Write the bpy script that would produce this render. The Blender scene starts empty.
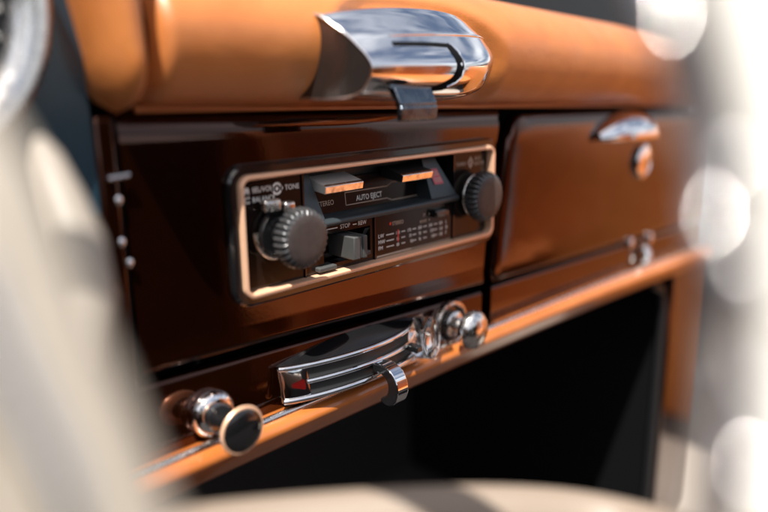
import bpy, bmesh, math, random
from mathutils import Vector, Matrix
random.seed(7)
R = math.radians
PI = math.pi
S = 0.001                                   # everything below is written in millimetres
scene = bpy.context.scene
COL = scene.collection

# ------------------------------------------------------------------ materials
def newmat(name):
    m = bpy.data.materials.new(name); m.use_nodes = True
    nt = m.node_tree
    b = nt.nodes['Principled BSDF']
    return m, nt, b

def setp(b, **k):
    names = dict(col='Base Color', rough='Roughness', metal='Metallic', coat='Coat Weight', coatr='Coat Roughness',
                 ior='IOR', trans='Transmission Weight', spec='Specular IOR Level', sheen='Sheen Weight')
    for a, v in k.items():
        if a == 'col': v = (*v, 1)
        b.inputs[names[a]].default_value = v

def noise_bump(nt, b, scale, strength, dist=0.0003, detail=4, kind='noise', target='Normal'):
    tc = nt.nodes.new('ShaderNodeTexCoord')
    if kind == 'noise':
        t = nt.nodes.new('ShaderNodeTexNoise'); t.inputs['Scale'].default_value = scale; t.inputs['Detail'].default_value = detail
        out = t.outputs['Fac']
    else:
        t = nt.nodes.new('ShaderNodeTexVoronoi'); t.inputs['Scale'].default_value = scale
        t.feature = 'SMOOTH_F1'
        out = t.outputs['Distance']
    nt.links.new(tc.outputs['Object'], t.inputs['Vector'])
    bp = nt.nodes.new('ShaderNodeBump'); bp.inputs['Strength'].default_value = strength; bp.inputs['Distance'].default_value = dist
    nt.links.new(out, bp.inputs['Height'])
    nt.links.new(bp.outputs['Normal'], b.inputs[target])
    return tc, bp

def vary(nt, b, tc, scale, c0, c1, lo=.35, hi=.65, detail=5):
    n = nt.nodes.new('ShaderNodeTexNoise'); n.inputs['Scale'].default_value = scale; n.inputs['Detail'].default_value = detail
    nt.links.new(tc.outputs['Object'], n.inputs['Vector'])
    r = nt.nodes.new('ShaderNodeValToRGB')
    r.color_ramp.elements[0].position = lo; r.color_ramp.elements[0].color = (*c0, 1)
    r.color_ramp.elements[1].position = hi; r.color_ramp.elements[1].color = (*c1, 1)
    nt.links.new(n.outputs['Fac'], r.inputs['Fac'])
    nt.links.new(r.outputs['Color'], b.inputs['Base Color'])

def vary_rough(nt, b, tc, scale, lo, hi, p0=.4, p1=.65):
    n = nt.nodes.new('ShaderNodeTexNoise'); n.inputs['Scale'].default_value = scale; n.inputs['Detail'].default_value = 6
    nt.links.new(tc.outputs['Object'], n.inputs['Vector'])
    m = nt.nodes.new('ShaderNodeMapRange')
    m.inputs['From Min'].default_value = p0; m.inputs['From Max'].default_value = p1
    m.inputs['To Min'].default_value = lo; m.inputs['To Max'].default_value = hi
    nt.links.new(n.outputs['Fac'], m.inputs['Value'])
    nt.links.new(m.outputs['Result'], b.inputs['Roughness'])

M = {}
def mk(name, **k):
    m, nt, b = newmat(name); setp(b, **k); M[name] = m
    return m, nt, b

# glossy dark brown lacquer of the dash
m, nt, b = mk('dash_paint', col=(.12, .045, .015), rough=.11, metal=.85, coat=.7, coatr=.03)
tc, bp = noise_bump(nt, b, 160, .10, .0004, 4)
vary(nt, b, tc, 14, (.034, .0074, .0015), (.046, .0100, .0021))
dn = nt.nodes.new('ShaderNodeTexVoronoi'); dn.inputs['Scale'].default_value = 520; dn.inputs['Randomness'].default_value = 1
nt.links.new(tc.outputs['Object'], dn.inputs['Vector'])
dm = nt.nodes.new('ShaderNodeMapRange'); dm.inputs['From Min'].default_value = .10; dm.inputs['From Max'].default_value = .16; dm.inputs['To Min'].default_value = 1; dm.inputs['To Max'].default_value = 0
nt.links.new(dn.outputs['Distance'], dm.inputs['Value'])
pn = nt.nodes.new('ShaderNodeTexNoise'); pn.inputs['Scale'].default_value = 45; pn.inputs['Detail'].default_value = 5
nt.links.new(tc.outputs['Object'], pn.inputs['Vector'])
pm = nt.nodes.new('ShaderNodeMapRange'); pm.inputs['From Min'].default_value = .5; pm.inputs['From Max'].default_value = .68
nt.links.new(pn.outputs['Fac'], pm.inputs['Value'])
mu = nt.nodes.new('ShaderNodeMath'); mu.operation = 'MULTIPLY'; nt.links.new(dm.outputs['Result'], mu.inputs[0]); nt.links.new(pm.outputs['Result'], mu.inputs[1])
mc = nt.nodes.new('ShaderNodeMapRange'); mc.inputs['To Min'].default_value = .03; mc.inputs['To Max'].default_value = .6
nt.links.new(mu.outputs['Value'], mc.inputs['Value']); nt.links.new(mc.outputs['Result'], b.inputs['Coat Roughness'])
# fine specks of dust in the lacquer
v = nt.nodes.new('ShaderNodeTexNoise'); v.inputs['Scale'].default_value = 420; v.inputs['Detail'].default_value = 8
nt.links.new(tc.outputs['Object'], v.inputs['Vector'])
bp2 = nt.nodes.new('ShaderNodeBump'); bp2.inputs['Strength'].default_value = .07; bp2.inputs['Distance'].default_value = .0002
nt.links.new(v.outputs['Fac'], bp2.inputs['Height']); nt.links.new(bp2.outputs['Normal'], b.inputs['Coat Normal'])

m, nt, b = mk('leather', col=(.52, .155, .026), rough=.42, spec=.7, coat=.4, coatr=.36)
tc, bp = noise_bump(nt, b, 1500, .26, .0004, kind='voronoi')
wr = nt.nodes.new('ShaderNodeTexNoise'); wr.inputs['Scale'].default_value = 38; wr.inputs['Detail'].default_value = 3
nt.links.new(tc.outputs['Object'], wr.inputs['Vector'])
bw = nt.nodes.new('ShaderNodeBump'); bw.inputs['Strength'].default_value = .22; bw.inputs['Distance'].default_value = .004
nt.links.new(wr.outputs['Fac'], bw.inputs['Height']); nt.links.new(bp.outputs['Normal'], bw.inputs['Normal']); nt.links.new(bw.outputs['Normal'], b.inputs['Normal'])
vary(nt, b, tc, 26, (.49, .150, .032), (.56, .186, .044))
vary_rough(nt, b, tc, 60, .38, .52)

m, nt, b = mk('rail_paint', col=(.45, .155, .035), rough=.35, coat=.9, coatr=.08)
tc, bp = noise_bump(nt, b, 700, .10, .0002)
vary(nt, b, tc, 40, (.38, .112, .022), (.46, .142, .031))

m, nt, b = mk('chrome', col=(.86, .86, .87), rough=.05, metal=1)
tc, bp = noise_bump(nt, b, 60, .012, .0004, 2)
vary_rough(nt, b, tc, 70, .03, .17)
m, nt, b = mk('sparkle_chrome', col=(.86, .85, .84), rough=.16, metal=1)
noise_bump(nt, b, 520, .3, .0010, 3)
m, nt, b = mk('worn_chrome', col=(.74, .72, .70), rough=.2, metal=1)
tc, bp = noise_bump(nt, b, 1500, .08, .0001, 5)
vary_rough(nt, b, tc, 300, .14, .32)
m, nt, b = mk('silver_plastic', col=(.74, .72, .69), rough=.3, metal=.35)
noise_bump(nt, b, 1500, .08, .0001)
m, nt, b = mk('dark_steel', col=(.16, .19, .22), rough=.25, metal=1)
tc, bp = noise_bump(nt, b, 300, .2, .0003, 6)
vary_rough(nt, b, tc, 180, .15, .4)
m, nt, b = mk('black_gloss', col=(.008, .008, .009), rough=.12, coat=.6, coatr=.04)
noise_bump(nt, b, 400, .06, .0002)
m, nt, b = mk('smoked', col=(.012, .0075, .006), rough=.14, spec=.3)
noise_bump(nt, b, 1800, .03, .0001)
m, nt, b = mk('chrome_dark_reflection', col=(.11, .085, .075), rough=.12, metal=.85)  # chrome end of the ashtray, its dark reflection put into the base colour
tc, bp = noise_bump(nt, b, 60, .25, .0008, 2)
m, nt, b = mk('black_satin', col=(.012, .012, .013), rough=.45)
noise_bump(nt, b, 1600, .2, .0001)
m, nt, b = mk('cassette_metal', col=(.045, .058, .066), rough=.42, metal=.4)
noise_bump(nt, b, 2500, .15, .0001)
m, nt, b = mk('knob_plastic', col=(.07, .072, .076), metal=.4, rough=.22, coat=.3, coatr=.15)
noise_bump(nt, b, 2200, .2, .0001)
m, nt, b = mk('knob_face', col=(.06, .046, .043), rough=.5)
tc, bp = noise_bump(nt, b, 1900, .25, .0001)
vary(nt, b, tc, 300, (.040, .031, .029), (.055, .042, .039))
m, nt, b = mk('button_plastic', col=(.06, .062, .062), rough=.5)
noise_bump(nt, b, 2600, .4, .0002)
mk('print_white', col=(.85, .83, .79), rough=.5)
mk('print_tan', col=(.50, .38, .30), rough=.5)
mk('print_red', col=(.75, .03, .02), rough=.4)
mk('sticker_pink', col=(.55, .10, .13), rough=.5)
m, nt, b = mk('red_lacquer', col=(.075, .003, .003), rough=.12, coat=1, coatr=.03)
m, nt, b = mk('acrylic', col=(.95, .95, .95), rough=.02, trans=1.0, ior=1.49)
m, nt, b = mk('chrome_tan_reflection', col=(.95, .58, .38), rough=.36, metal=.35)  # chrome trim with the tan leather's reflection put into its base colour
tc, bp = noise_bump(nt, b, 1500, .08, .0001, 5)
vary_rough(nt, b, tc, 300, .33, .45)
m, nt, b = mk('satin_chrome', col=(.55, .49, .46), rough=.4, metal=.75)
noise_bump(nt, b, 900, .3, .0004)
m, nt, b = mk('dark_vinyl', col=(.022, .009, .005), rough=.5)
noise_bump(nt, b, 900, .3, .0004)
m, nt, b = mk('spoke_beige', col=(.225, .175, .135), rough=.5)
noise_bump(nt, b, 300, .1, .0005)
m, nt, b = mk('shaded_ivory', col=(.29, .255, .215), rough=.5)  # darker copy of the ivory, partial shade put into the colour
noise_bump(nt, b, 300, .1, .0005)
m, nt, b = mk('ivory', col=(.74, .70, .62), rough=.32, coat=.3, coatr=.1)
tc, bp = noise_bump(nt, b, 40, .05, .0005)
vary(nt, b, tc, 18, (.80, .77, .70), (.86, .83, .77))
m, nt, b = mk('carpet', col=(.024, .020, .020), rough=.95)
noise_bump(nt, b, 900, .8, .002)
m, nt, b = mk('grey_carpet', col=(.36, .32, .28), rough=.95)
noise_bump(nt, b, 500, .8, .002)
m, nt, b = mk('instrument_black', col=(.014, .042, .064), rough=.3, coat=.5, coatr=.12)  # black panel with the sky's blue reflection put into its base colour
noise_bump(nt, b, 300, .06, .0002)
m, nt, b = mk('black_matte', col=(.004, .004, .005), rough=.9, spec=.1)

# ------------------------------------------------------------------ mesh helpers
class MB:
    def __init__(s): s.v = []; s.f = []; s.mi = []
    def add(s, verts, faces, mi=0):
        o = len(s.v); s.v += [tuple(p) for p in verts]
        s.f += [tuple(i + o for i in f) for f in faces]; s.mi += [mi] * len(faces)
        return s
    def grid(s, rows, close_u=False, close_v=False, mi=0):
        nv = len(rows); nu = len(rows[0]); V = [p for r in rows for p in r]; F = []
        for j in range(nv if close_v else nv - 1):
            for i in range(nu if close_u else nu - 1):
                a = j * nu + i; b_ = j * nu + (i + 1) % nu
                c = ((j + 1) % nv) * nu + (i + 1) % nu; d = ((j + 1) % nv) * nu + i
                F.append((a, b_, c, d))
        return s.add(V, F, mi)
    def box(s, x0, x1, y0, y1, z0, z1, mi=0):
        V = [(x0,y0,z0),(x1,y0,z0),(x1,y1,z0),(x0,y1,z0),(x0,y0,z1),(x1,y0,z1),(x1,y1,z1),(x0,y1,z1)]
        F = [(0,3,2,1),(4,5,6,7),(0,1,5,4),(1,2,6,5),(2,3,7,6),(3,0,4,7)]
        return s.add(V, F, mi)
    def prism(s, pts, ax, a0, a1, mi=0):
        """pts: 2-D outline; ax: axis that is extruded ('x': pts=(y,z), 'y': pts=(x,z), 'z': pts=(x,y))"""
        def P(p, a):
            return {'x': (a, p[0], p[1]), 'y': (p[0], a, p[1]), 'z': (p[0], p[1], a)}[ax]
        n = len(pts)
        V = [P(p, a0) for p in pts] + [P(p, a1) for p in pts]
        F = [tuple(range(n)), tuple(range(2*n-1, n-1, -1))] + [(i, i+n, (i+1) % n + n, (i+1) % n) for i in range(n)]
        return s.add(V, F, mi)
    def lathe(s, prof, c, axis=(0,-1,0), n=64, mi=0, ripple=None):
        """prof: list of (radius, height along axis); c: base point"""
        a = Vector(axis).normalized()
        u = Vector((0,0,1)).cross(a)
        if u.length < 1e-4: u = Vector((1,0,0))
        u.normalize(); w = a.cross(u)
        rows = []
        for k, (r, h) in enumerate(prof):
            row = []
            for i in range(n):
                t = 2*PI*i/n
                rr = r * (1 + (ripple(t, k) if ripple else 0))
                row.append(Vector(c) + a*h + u*(rr*math.cos(t)) + w*(rr*math.sin(t)))
            rows.append(row)
        return s.grid(rows, close_u=True, mi=mi)
    def tube(s, path, r, n=12, closed=False, mi=0, up=(0,1,0), flat=1.0, rfun=None):
        rows = []; m = len(path); P = [Vector(p) for p in path]
        for i in range(m):
            if closed: d = P[(i+1) % m] - P[i-1]
            else: d = P[min(i+1, m-1)] - P[max(i-1, 0)]
            d.normalize()
            a = d.cross(Vector(up)); a.normalize(); b_ = d.cross(a)
            rr = rfun(i/(m-1)) if rfun else r
            rows.append([P[i] + a*(rr*math.cos(2*PI*k/n)) + b_*(rr*flat*math.sin(2*PI*k/n)) for k in range(n)])
        s.grid(rows, close_u=True, close_v=closed, mi=mi)
        if not closed:
            o = len(s.v)
            s.add(rows[0], [tuple(range(n))], mi); s.add(rows[-1], [tuple(range(n-1,-1,-1))], mi)
        return s

LOC = {}
def obj(name, mb, mat, parent=None, smooth=True, bevel=0, seg=2, angle=40, subsurf=0):
    me = bpy.data.meshes.new(name)
    off = Vector(LOC[parent.name]) if parent is not None else Vector((0,0,0))
    if isinstance(mb, MB):
        bm = bmesh.new()
        vs = [bm.verts.new((Vector(v) - off) * S) for v in mb.v]
        for f, mi in zip(mb.f, mb.mi):
            try:
                fc = bm.faces.new([vs[i] for i in f]); fc.material_index = mi
            except ValueError: pass
        bmesh.ops.remove_doubles(bm, verts=bm.verts, dist=2e-6)
        bmesh.ops.recalc_face_normals(bm, faces=bm.faces)
        bm.to_mesh(me); bm.free()
    mats = mat if isinstance(mat, (list, tuple)) else [mat]
    for mm in mats: me.materials.append(M[mm])
    o = bpy.data.objects.new(name, me); COL.objects.link(o)
    if parent is not None: o.parent = parent; LOC[o.name] = off
    else: LOC[o.name] = off
    if smooth:
        for p in me.polygons: p.use_smooth = True
    if bevel:
        md = o.modifiers.new('bevel', 'BEVEL'); md.width = bevel*S; md.segments = seg; md.limit_method = 'ANGLE'; md.angle_limit = R(angle)
    if subsurf:
        md = o.modifiers.new('sub', 'SUBSURF'); md.levels = md.render_levels = subsurf
    if smooth and not subsurf:
        try:
            bm = bmesh.new(); bm.from_mesh(me)
            for e in bm.edges:
                if len(e.link_faces) == 2 and e.calc_face_angle(0) > R(angle): e.smooth = False
            bm.to_mesh(me); bm.free()
        except Exception: pass
    return o

def thing(name, label, cat, loc=(0,0,0), group=None):
    o = bpy.data.objects.new(name, None); COL.objects.link(o)
    o.empty_display_size = .01
    o.location = Vector(loc) * S; LOC[o.name] = Vector(loc)
    o['label'] = label; o['category'] = cat
    if group: o['group'] = group
    return o

def rrect(x0, x1, z0, z1, r, n=8):
    pts = []
    for cx, cz, a0 in ((x1-r, z1-r, 0), (x0+r, z1-r, 90), (x0+r, z0+r, 180), (x1-r, z0+r, 270)):
        for i in range(n+1):
            a = R(a0 + 90*i/n); pts.append((cx + r*math.cos(a), cz + r*math.sin(a)))
    return pts

def text_mb(items, y, mb=None, thick=.12):
    """items: (string, x, z, size, [align], [squash]) laid on the plane y, read from -y"""
    mb = mb or MB()
    for it in items:
        s_, x, z, size = it[:4]
        al = it[4] if len(it) > 4 else 'LEFT'
        sq = it[5] if len(it) > 5 else 1.0
        cu = bpy.data.curves.new('t', 'FONT'); cu.body = s_; cu.size = size; cu.align_x = al; cu.extrude = 0
        cu.offset = .012*size
        cu.resolution_u = 3
        ob = bpy.data.objects.new('t', cu); COL.objects.link(ob)
        dg = bpy.context.evaluated_depsgraph_get()
        me = bpy.data.meshes.new_from_object(ob.evaluated_get(dg))
        V = [(x + v.co.x*sq, y, z + v.co.y) for v in me.vertices]
        F = [tuple(p.vertices) for p in me.polygons]
        mb.add(V, F)
        bpy.data.objects.remove(ob); bpy.data.curves.remove(cu); bpy.data.meshes.remove(me)
    return mb

def bar(mb, x0, x1, z, h, y):
    return mb.add([(x0,y,z-h/2),(x1,y,z-h/2),(x1,y,z+h/2),(x0,y,z+h/2)], [(0,1,2,3)])

def lerp(a, b_, t): return a + (b_-a)*t
def interp(tab, x):
    if x <= tab[0][0]: return tab[0][1:]
    for p, q in zip(tab, tab[1:]):
        if x <= q[0]:
            t = (x-p[0])/(q[0]-p[0]); t = t*t*(3-2*t) if False else t
            return tuple(lerp(a, b_, t) for a, b_ in zip(p[1:], q[1:]))
    return tab[-1][1:]
def catmull(pts, n=5):
    out = []
    for i in range(len(pts)-1):
        p0 = pts[max(i-1, 0)]; p1 = pts[i]; p2 = pts[i+1]; p3 = pts[min(i+2, len(pts)-1)]
        for j in range(n):
            t = j/n
            out.append(tuple(.5*((2*b_) + (-a+c)*t + (2*a-5*b_+4*c-d)*t*t + (-a+3*b_-3*c+d)*t**3) for a, b_, c, d in zip(p0, p1, p2, p3)))
    out.append(pts[-1]); return out
def frange(a, b_, n): return [a + (b_-a)*i/(n-1) for i in range(n)]

# ------------------------------------------------------------------ camera
CAM = Vector((-278.54, -273.70, 71.77))
Rv = Vector((.6979811, -.7160507, -.0096807)); Uv = Vector((.1807525, .1630784, .9699144)); Fv = Vector((.6929292, .6787318, -.2432536))
cd = bpy.data.cameras.new('camera'); cam = bpy.data.objects.new('camera', cd); COL.objects.link(cam)
mat = Matrix(((Rv.x, Uv.x, -Fv.x, CAM.x*S), (Rv.y, Uv.y, -Fv.y, CAM.y*S), (Rv.z, Uv.z, -Fv.z, CAM.z*S), (0,0,0,1)))
cam.matrix_world = mat
cd.sensor_width = 36; cd.lens = 33.75; cd.clip_start = .005; cd.clip_end = 2000
cd.dof.use_dof = True; cd.dof.focus_distance = .378; cd.dof.aperture_ratio = 1.3; cd.dof.aperture_fstop = 2.4; cd.dof.aperture_blades = 0
scene.camera = cam
def C(x, y, z): return CAM + Rv*x - Uv*y + Fv*z          # right, down, away from the lens

# ------------------------------------------------------------------ light
SUN = Vector((-.36, -.22, .85)).normalized()
w = bpy.data.worlds.new('World'); scene.world = w; w.use_nodes = True
wn = w.node_tree; bg = wn.nodes['Background']
sky = wn.nodes.new('ShaderNodeTexSky'); sky.sky_type = 'NISHITA'; sky.sun_disc = False
sky.sun_elevation = math.asin(SUN.z); sky.sun_rotation = math.atan2(SUN.x, SUN.y)
sky.air_density = 1.0; sky.dust_density = 4.0; sky.ozone_density = 1.0
wtc = wn.nodes.new('ShaderNodeTexCoord')
wmp = wn.nodes.new('ShaderNodeMapping'); wmp.inputs['Scale'].default_value = (1, 1, 2.6)
wn.links.new(wtc.outputs['Generated'], wmp.inputs['Vector'])
cn = wn.nodes.new('ShaderNodeTexNoise'); cn.inputs['Scale'].default_value = 2.3; cn.inputs['Detail'].default_value = 7; cn.inputs['Roughness'].default_value = .55
wn.links.new(wmp.outputs['Vector'], cn.inputs['Vector'])
cr = wn.nodes.new('ShaderNodeMapRange'); cr.inputs['From Min'].default_value = .42; cr.inputs['From Max'].default_value = .64; cr.inputs['To Max'].default_value = .85
wn.links.new(cn.outputs['Fac'], cr.inputs['Value'])
cx_ = wn.nodes.new('ShaderNodeMix'); cx_.data_type = 'RGBA'; cx_.inputs[7].default_value = (11, 11.2, 11.6, 1)
wn.links.new(cr.outputs['Result'], cx_.inputs[0]); wn.links.new(sky.outputs['Color'], cx_.inputs[6])
wn.links.new(cx_.outputs[2], bg.inputs['Color']); bg.inputs['Strength'].default_value = .065
sl = bpy.data.lights.new('sun', 'SUN'); sl.energy = 5.0; sl.angle = R(.53); sl.color = (1, .95, .87)
so = bpy.data.objects.new('sun', sl); COL.objects.link(so)
so.rotation_euler = SUN.to_track_quat('Z', 'Y').to_euler()

# ================================================================== DASHBOARD
def zpad(x): return 58 - .030*(x + 60)                     # bottom line of the padded top
def zseam(x): return -51.5 - .047*(x + 137) if x < 100 else -64.6 - .0275*(x - 100)
def xgap(z): return 108 + .145*(z - 48)                    # right edge of the centre panel

dash = thing('dashboard', 'glossy dark brown dashboard with padded tan leather top and round lower lip', 'dashboard', (0, 0, 0))

# centre panel with the radio opening
mb = MB()
XS = frange(-147, -98, 8) + frange(-92, 92, 22) + frange(98, 108, 4)
def row(zf, y, xa=-147, xb=None, n=40):
    out = []
    for i in range(n+1):
        t = i/n
        z0 = zf(0); xr = xgap(z0) if xb is None else xb
        x = lerp(xa, xr, t); out.append((x, y, zf(x)))
    return out
def zrow(k): return lambda x: k
def topz(d): return lambda x: zpad(x) + d
def botz(d): return lambda x: zseam(x) + d
# rows above the opening: top edge rolls back under the pad
mb.grid([row(topz(6), 10), row(topz(1), 7), row(topz(-3), 3.2), row(topz(-7), 1.0), row(topz(-11), .2), row(topz(-15), 0), row(zrow(29.5), 0)])
mb.grid([row(zrow(29.5), 0, -147, -97.5, 12), row(zrow(-29.5), 0, -147, -97.5, 12)])
def rrow(z, y): return [(lerp(97.5, xgap(z), t), y, z) for t in frange(0, 1, 4)]
mb.grid([rrow(29.5, 0), rrow(-29.5, 0)])
mb.grid([row(zrow(-29.5), 0), row(botz(12), 0), row(botz(7), -.2), row(botz(4), -.9), row(botz(1.8), -1.2), row(botz(.5), -.6), row(botz(0), .8), row(botz(.2), 9)])
# returned right edge
mb.grid([[(xgap(z), 0, z) for z in frange(46, -58, 12)], [(xgap(z)+1.2, 1.0, z) for z in frange(46, -58, 12)], [(xgap(z)+1.4, 10, z) for z in frange(46, -58, 12)]])
# walls of the opening
mb.grid([[(x, 0, z) for x, z in rrect(-97.5, 97.5, -29.5, 29.5, .5, 1)], [(x, 30, z) for x, z in rrect(-97.5, 97.5, -29.5, 29.5, .5, 1)]], close_u=True)
panel = obj('centre_panel', mb, 'dash_paint', dash, angle=50)

# lower strip under the centre panel
mb = MB()
def lowrow(d, y, fromtop=True):
    return [(x, y, (zseam(x) - d) if fromtop else d) for x in frange(-150, 93, 40)]
mb.grid([lowrow(5.5, 8), lowrow(5.6, 1.4), lowrow(6.2, .5), lowrow(7.4, 0), lowrow(-96, 0, False)])
obj('lower_panel', mb, 'dash_paint', dash, angle=50)
mb = MB()
def lowrow2(d, y, fromtop=True):
    return [(x, y, (zseam(x) - d) if fromtop else d) for x in frange(104, 470, 40)]
mb.grid([lowrow2(2.2, 8), lowrow2(2.3, 1.4), lowrow2(3, .4), lowrow2(4.2, 0), lowrow2(-100, 0, False)])
mb.grid([[(104, 8, z) for z in frange(-68, -100, 3)], [(104, .6, z) for z in frange(-68, -100, 3)], [(104.8, 0, z) for z in frange(-68, -100, 3)]])
obj('lower_panel', mb, 'dash_paint', dash, angle=50)
# dark carcass behind the gaps
mb = MB(); mb.add([(-160, 26, 75), (480, 26, 75), (480, 26, -112), (-160, 26, -112)], [(0,1,2,3)])
mb.add([(-160, 26, -112), (480, 26, -112), (480, 2, -112), (-160, 2, -112)], [(0,1,2,3)])
obj('carcass', mb, 'black_matte', dash)

# glovebox lid, domed, rounded corner
lid = MB()
def gout(inset):
    """outline of the lid"""
    pts = []
    zt = lambda x: zpad(x) - 6.4 - inset + (.6 if x < 0 else 0)
    r = 14
    x0 = lambda z: xgap(z) + 12.0 + inset
    zb = lambda x: zseam(x) + .6 + inset
    for x in frange(470, 121 + r + inset, 26): pts.append((x, zt(x)))
    cx, cz = 121.5 + r + inset*.4, zt(133) - r + inset*.4
    for i in range(1, 9):
        a = R(90 + 90*i/9); pts.append((cx + r*math.cos(a), cz + r*math.sin(a)))
    for z in frange(cz - 1, -58, 14): pts.append((x0(z), z))
    xx = x0(-62)
    for x in frange(xx + 2.5, 470, 30): pts.append((x, zb(x)))
    return pts
rings = [(0, 9), (0, 1.8), (.5, .8), (1.5, .1), (3.2, -.4), (8, -1.2)]
rows_ = [[(x, y, z) for x, z in gout(i)] for i, y in rings]
lid.grid(rows_)
last = rows_[-1]
nL = len(last)
# domed field filled with a fan-free strip: pair top outline points with bottom ones
top = last[:26][::-1]; 
fx = frange(133, 470, 34)
def pick(pts, x):
    best = None
    for p, q in zip(pts, pts[1:]):
        if min(p[0], q[0]) <= x <= max(p[0], q[0]) and abs(p[0]-q[0]) > 1e-6:
            t = (x-p[0])/(q[0]-p[0]); return lerp(p[2], q[2], t)
    return pts[-1][2] if abs(pts[-1][0]-x) < abs(pts[0][0]-x) else pts[0][2]
lid.add(last, [tuple(range(nL))])
glove = obj('glovebox_lid', lid, 'dash_paint', dash, angle=50)
# chrome finger pull: half dome with a flat underside
mb = MB(); rows_ = []
for i in range(17):
    t = i/16; x = 231 + 100*t
    hh = 16.5*math.sin(PI*min(max(t*.94+.03, 0), 1))**.62
    dd = 21*math.sin(PI*min(max(t*.94+.03, 0), 1))**.6
    zb = 23.5 - 2.0*t
    rows_.append([(x, -1.2, zb+hh*1.25)] + [(x, -1.2 - dd*math.sin(a), zb + hh*1.25*math.cos(a)) for a in [R(v) for v in (20, 40, 60, 75, 90)]]
                 + [(x, -1.2 - dd*.97, zb-1.4), (x, -1.2 - dd*.8, zb-2), (x, -1.2, zb-1)])
mb.grid(rows_)
obj('handle', mb, 'chrome', glove, angle=60)
mb = MB(); mb.lathe([(0, 0), (13.5, 0), (14.2, 1.2), (14.2, 3.2), (12.8, 4.6), (11.0, 4.9), (10.4, 4.2), (9.6, 4.4), (4, 5.6), (0, 5.8)], (313, -1.0, -1), n=40)
lk = obj('lock', mb, ['chrome'], glove)
mb = MB(); mb.box(312.3, 313.7, -7.2, -6.2, -5, 3)
obj('keyhole', mb, 'black_matte', lk)
# small hinge catches on the seam below the pull
for hx, hz in ((306, -71.5), (345, -73.5)):
    mb = MB(); mb.lathe([(0, 0), (4.6, 0), (4.6, 1.0), (3.6, 2.0), (1.6, 2.6), (0, 2.7)], (hx, -.8, hz), n=24)
    obj('glint_stud', mb, 'chrome', glove)
mb = MB(); mb.tube([(330, -1, -80), (331, -5, -84), (330, -7, -89), (327, -5, -93)], 4.5, 12, up=(1, 0, 0))
obj('catch', mb, 'worn_chrome', dash)

# padded leather top, pocketed round the ashtray
mb = MB(); rows_ = []
NX = 260; KA = 56
def sst(a, b_, v):
    t = min(1, max(0, (v-a)/(b_-a))); return t*t*(3-2*t)
for j in range(NX+1):
    x = lerp(-139, 490, j/NX)
    zb = zpad(x); zc = 117 - max(0, x-90)*.050
    endf = 1 - .9*math.exp(-((x+139)/3.0)**2)                # closes towards the seam beside the hood
    rr = []
    for k in range(KA+5):
        a = -PI/2 + PI*k/KA
        H = (zc - zb)/2; zm = (zc + zb)/2
        if k <= KA:
            ca, sa = abs(math.cos(a)), math.sin(a)
            ca = ca**.85
            z = zm + H*sa*(1 - .10*(1-endf))
            u = (x + 4)/(53 if x < -4 else 80); v_ = max(0, (z - 76))/33
            rad = (abs(u)**2.6 + abs(v_)**2.2)**(1/2.4)
            hol = 1 - sst(.86, 1.10, rad)
            lip = math.exp(-((rad - 1.16)/.09)**2)
            y = 2 - 26.0*ca*(.62 + .38*endf) + 8.0*hol*ca**.6 + (0 if a < 0 else 8*sa*sa)
        else:
            t = (k-KA)/4; y = 10 + 60*t; z = zc - 1.0*t - 2.5*t*t
        rr.append((x, y, z))
    rows_.append(rr)
mb.grid(rows_)
obj('padded_top', mb, 'leather', dash, angle=80)
# seam welt at the foot of the pad
mb = MB(); mb.tube([(x, 1.0, zpad(x) - .6) for x in frange(-139, 480, 60)], 1.5, 10, up=(0, 1, 0))
obj('piping', mb, 'leather', dash)
# upholstered end of the instrument hood
mb = MB(); rows_ = []
for k in range(26):
    t = k/25; z = 58.5 + 95*t
    f = min(1, (1-(1-min(t/.22, 1))**2))**.5 if t < .22 else 1
    cx = -147.0 - 5.5*min(1, t*1.6); rx = max(.3, (6.5 + 6.0*min(1, t*1.5))*f); ry = max(.4, 27*f)
    rows_.append([(cx + rx*math.cos(a), 0 + ry*math.sin(a), z) for a in [2*PI*i/32 for i in range(32)]])
mb.grid(rows_, close_u=True)
obj('instrument_hood', mb, 'leather', dash, angle=80)
# lower lip of the dash
mb = MB(); rows_ = []
for x in frange(-175, 480, 70):
    zc = -101.5 - .00006*max(0, x-150)**2 - .012*max(0, x-60)
    rr = catmull([(x, y, zc + z) for y, z in ((1, 9.0), (-3, 10.6), (-8, 10.6), (-12.4, 9.2), (-14.4, 7.2), (-14.9, 5.2), (-14.2, 3.0), (-11.8, -1.8), (-9.4, -5.6), (-5, -8.4), (4, -9))], 3)
    rows_.append(rr)
mb.grid(rows_)
lip_ = obj('lower_lip', mb, 'rail_paint', dash, angle=80)
mb = MB(); mb.tube([(x, -8.2, -101.5 - .00006*max(0, x-150)**2 - .012*max(0, x-60) + 10.6) for x in frange(-175, 480, 50)], 2.0, 12, up=(0, 1, 0), flat=1)
obj('trim_strip', mb, 'worn_chrome', dash)
# end trim left of the centre panel, with little bright pins
mb = MB(); mb.box(-157, -149.5, -1.5, 12, -70, 57)
tr = obj('end_trim', mb, 'dash_paint', dash, bevel=1.2)
mb = MB(); mb.box(-149.3, -147.6, 1, 14, -70, 57); obj('end_gap', mb, 'black_matte', dash)
for i, (z, x) in enumerate(((34, -150), (25, -150.5), (-1, -148.5), (8, -151))):
    mb = MB()
    if i == 0: mb.tube([(x-4.5, -2.6, z), (x+4.5, -2.6, z+.6)], 1.0, 10)
    else: mb.lathe([(0, 0), (1.7, 0), (1.7, .7), (1.0, 1.3), (0, 1.4)], (x, -1.4, z), n=20)
    obj('pin', mb, 'chrome', tr)
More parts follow.
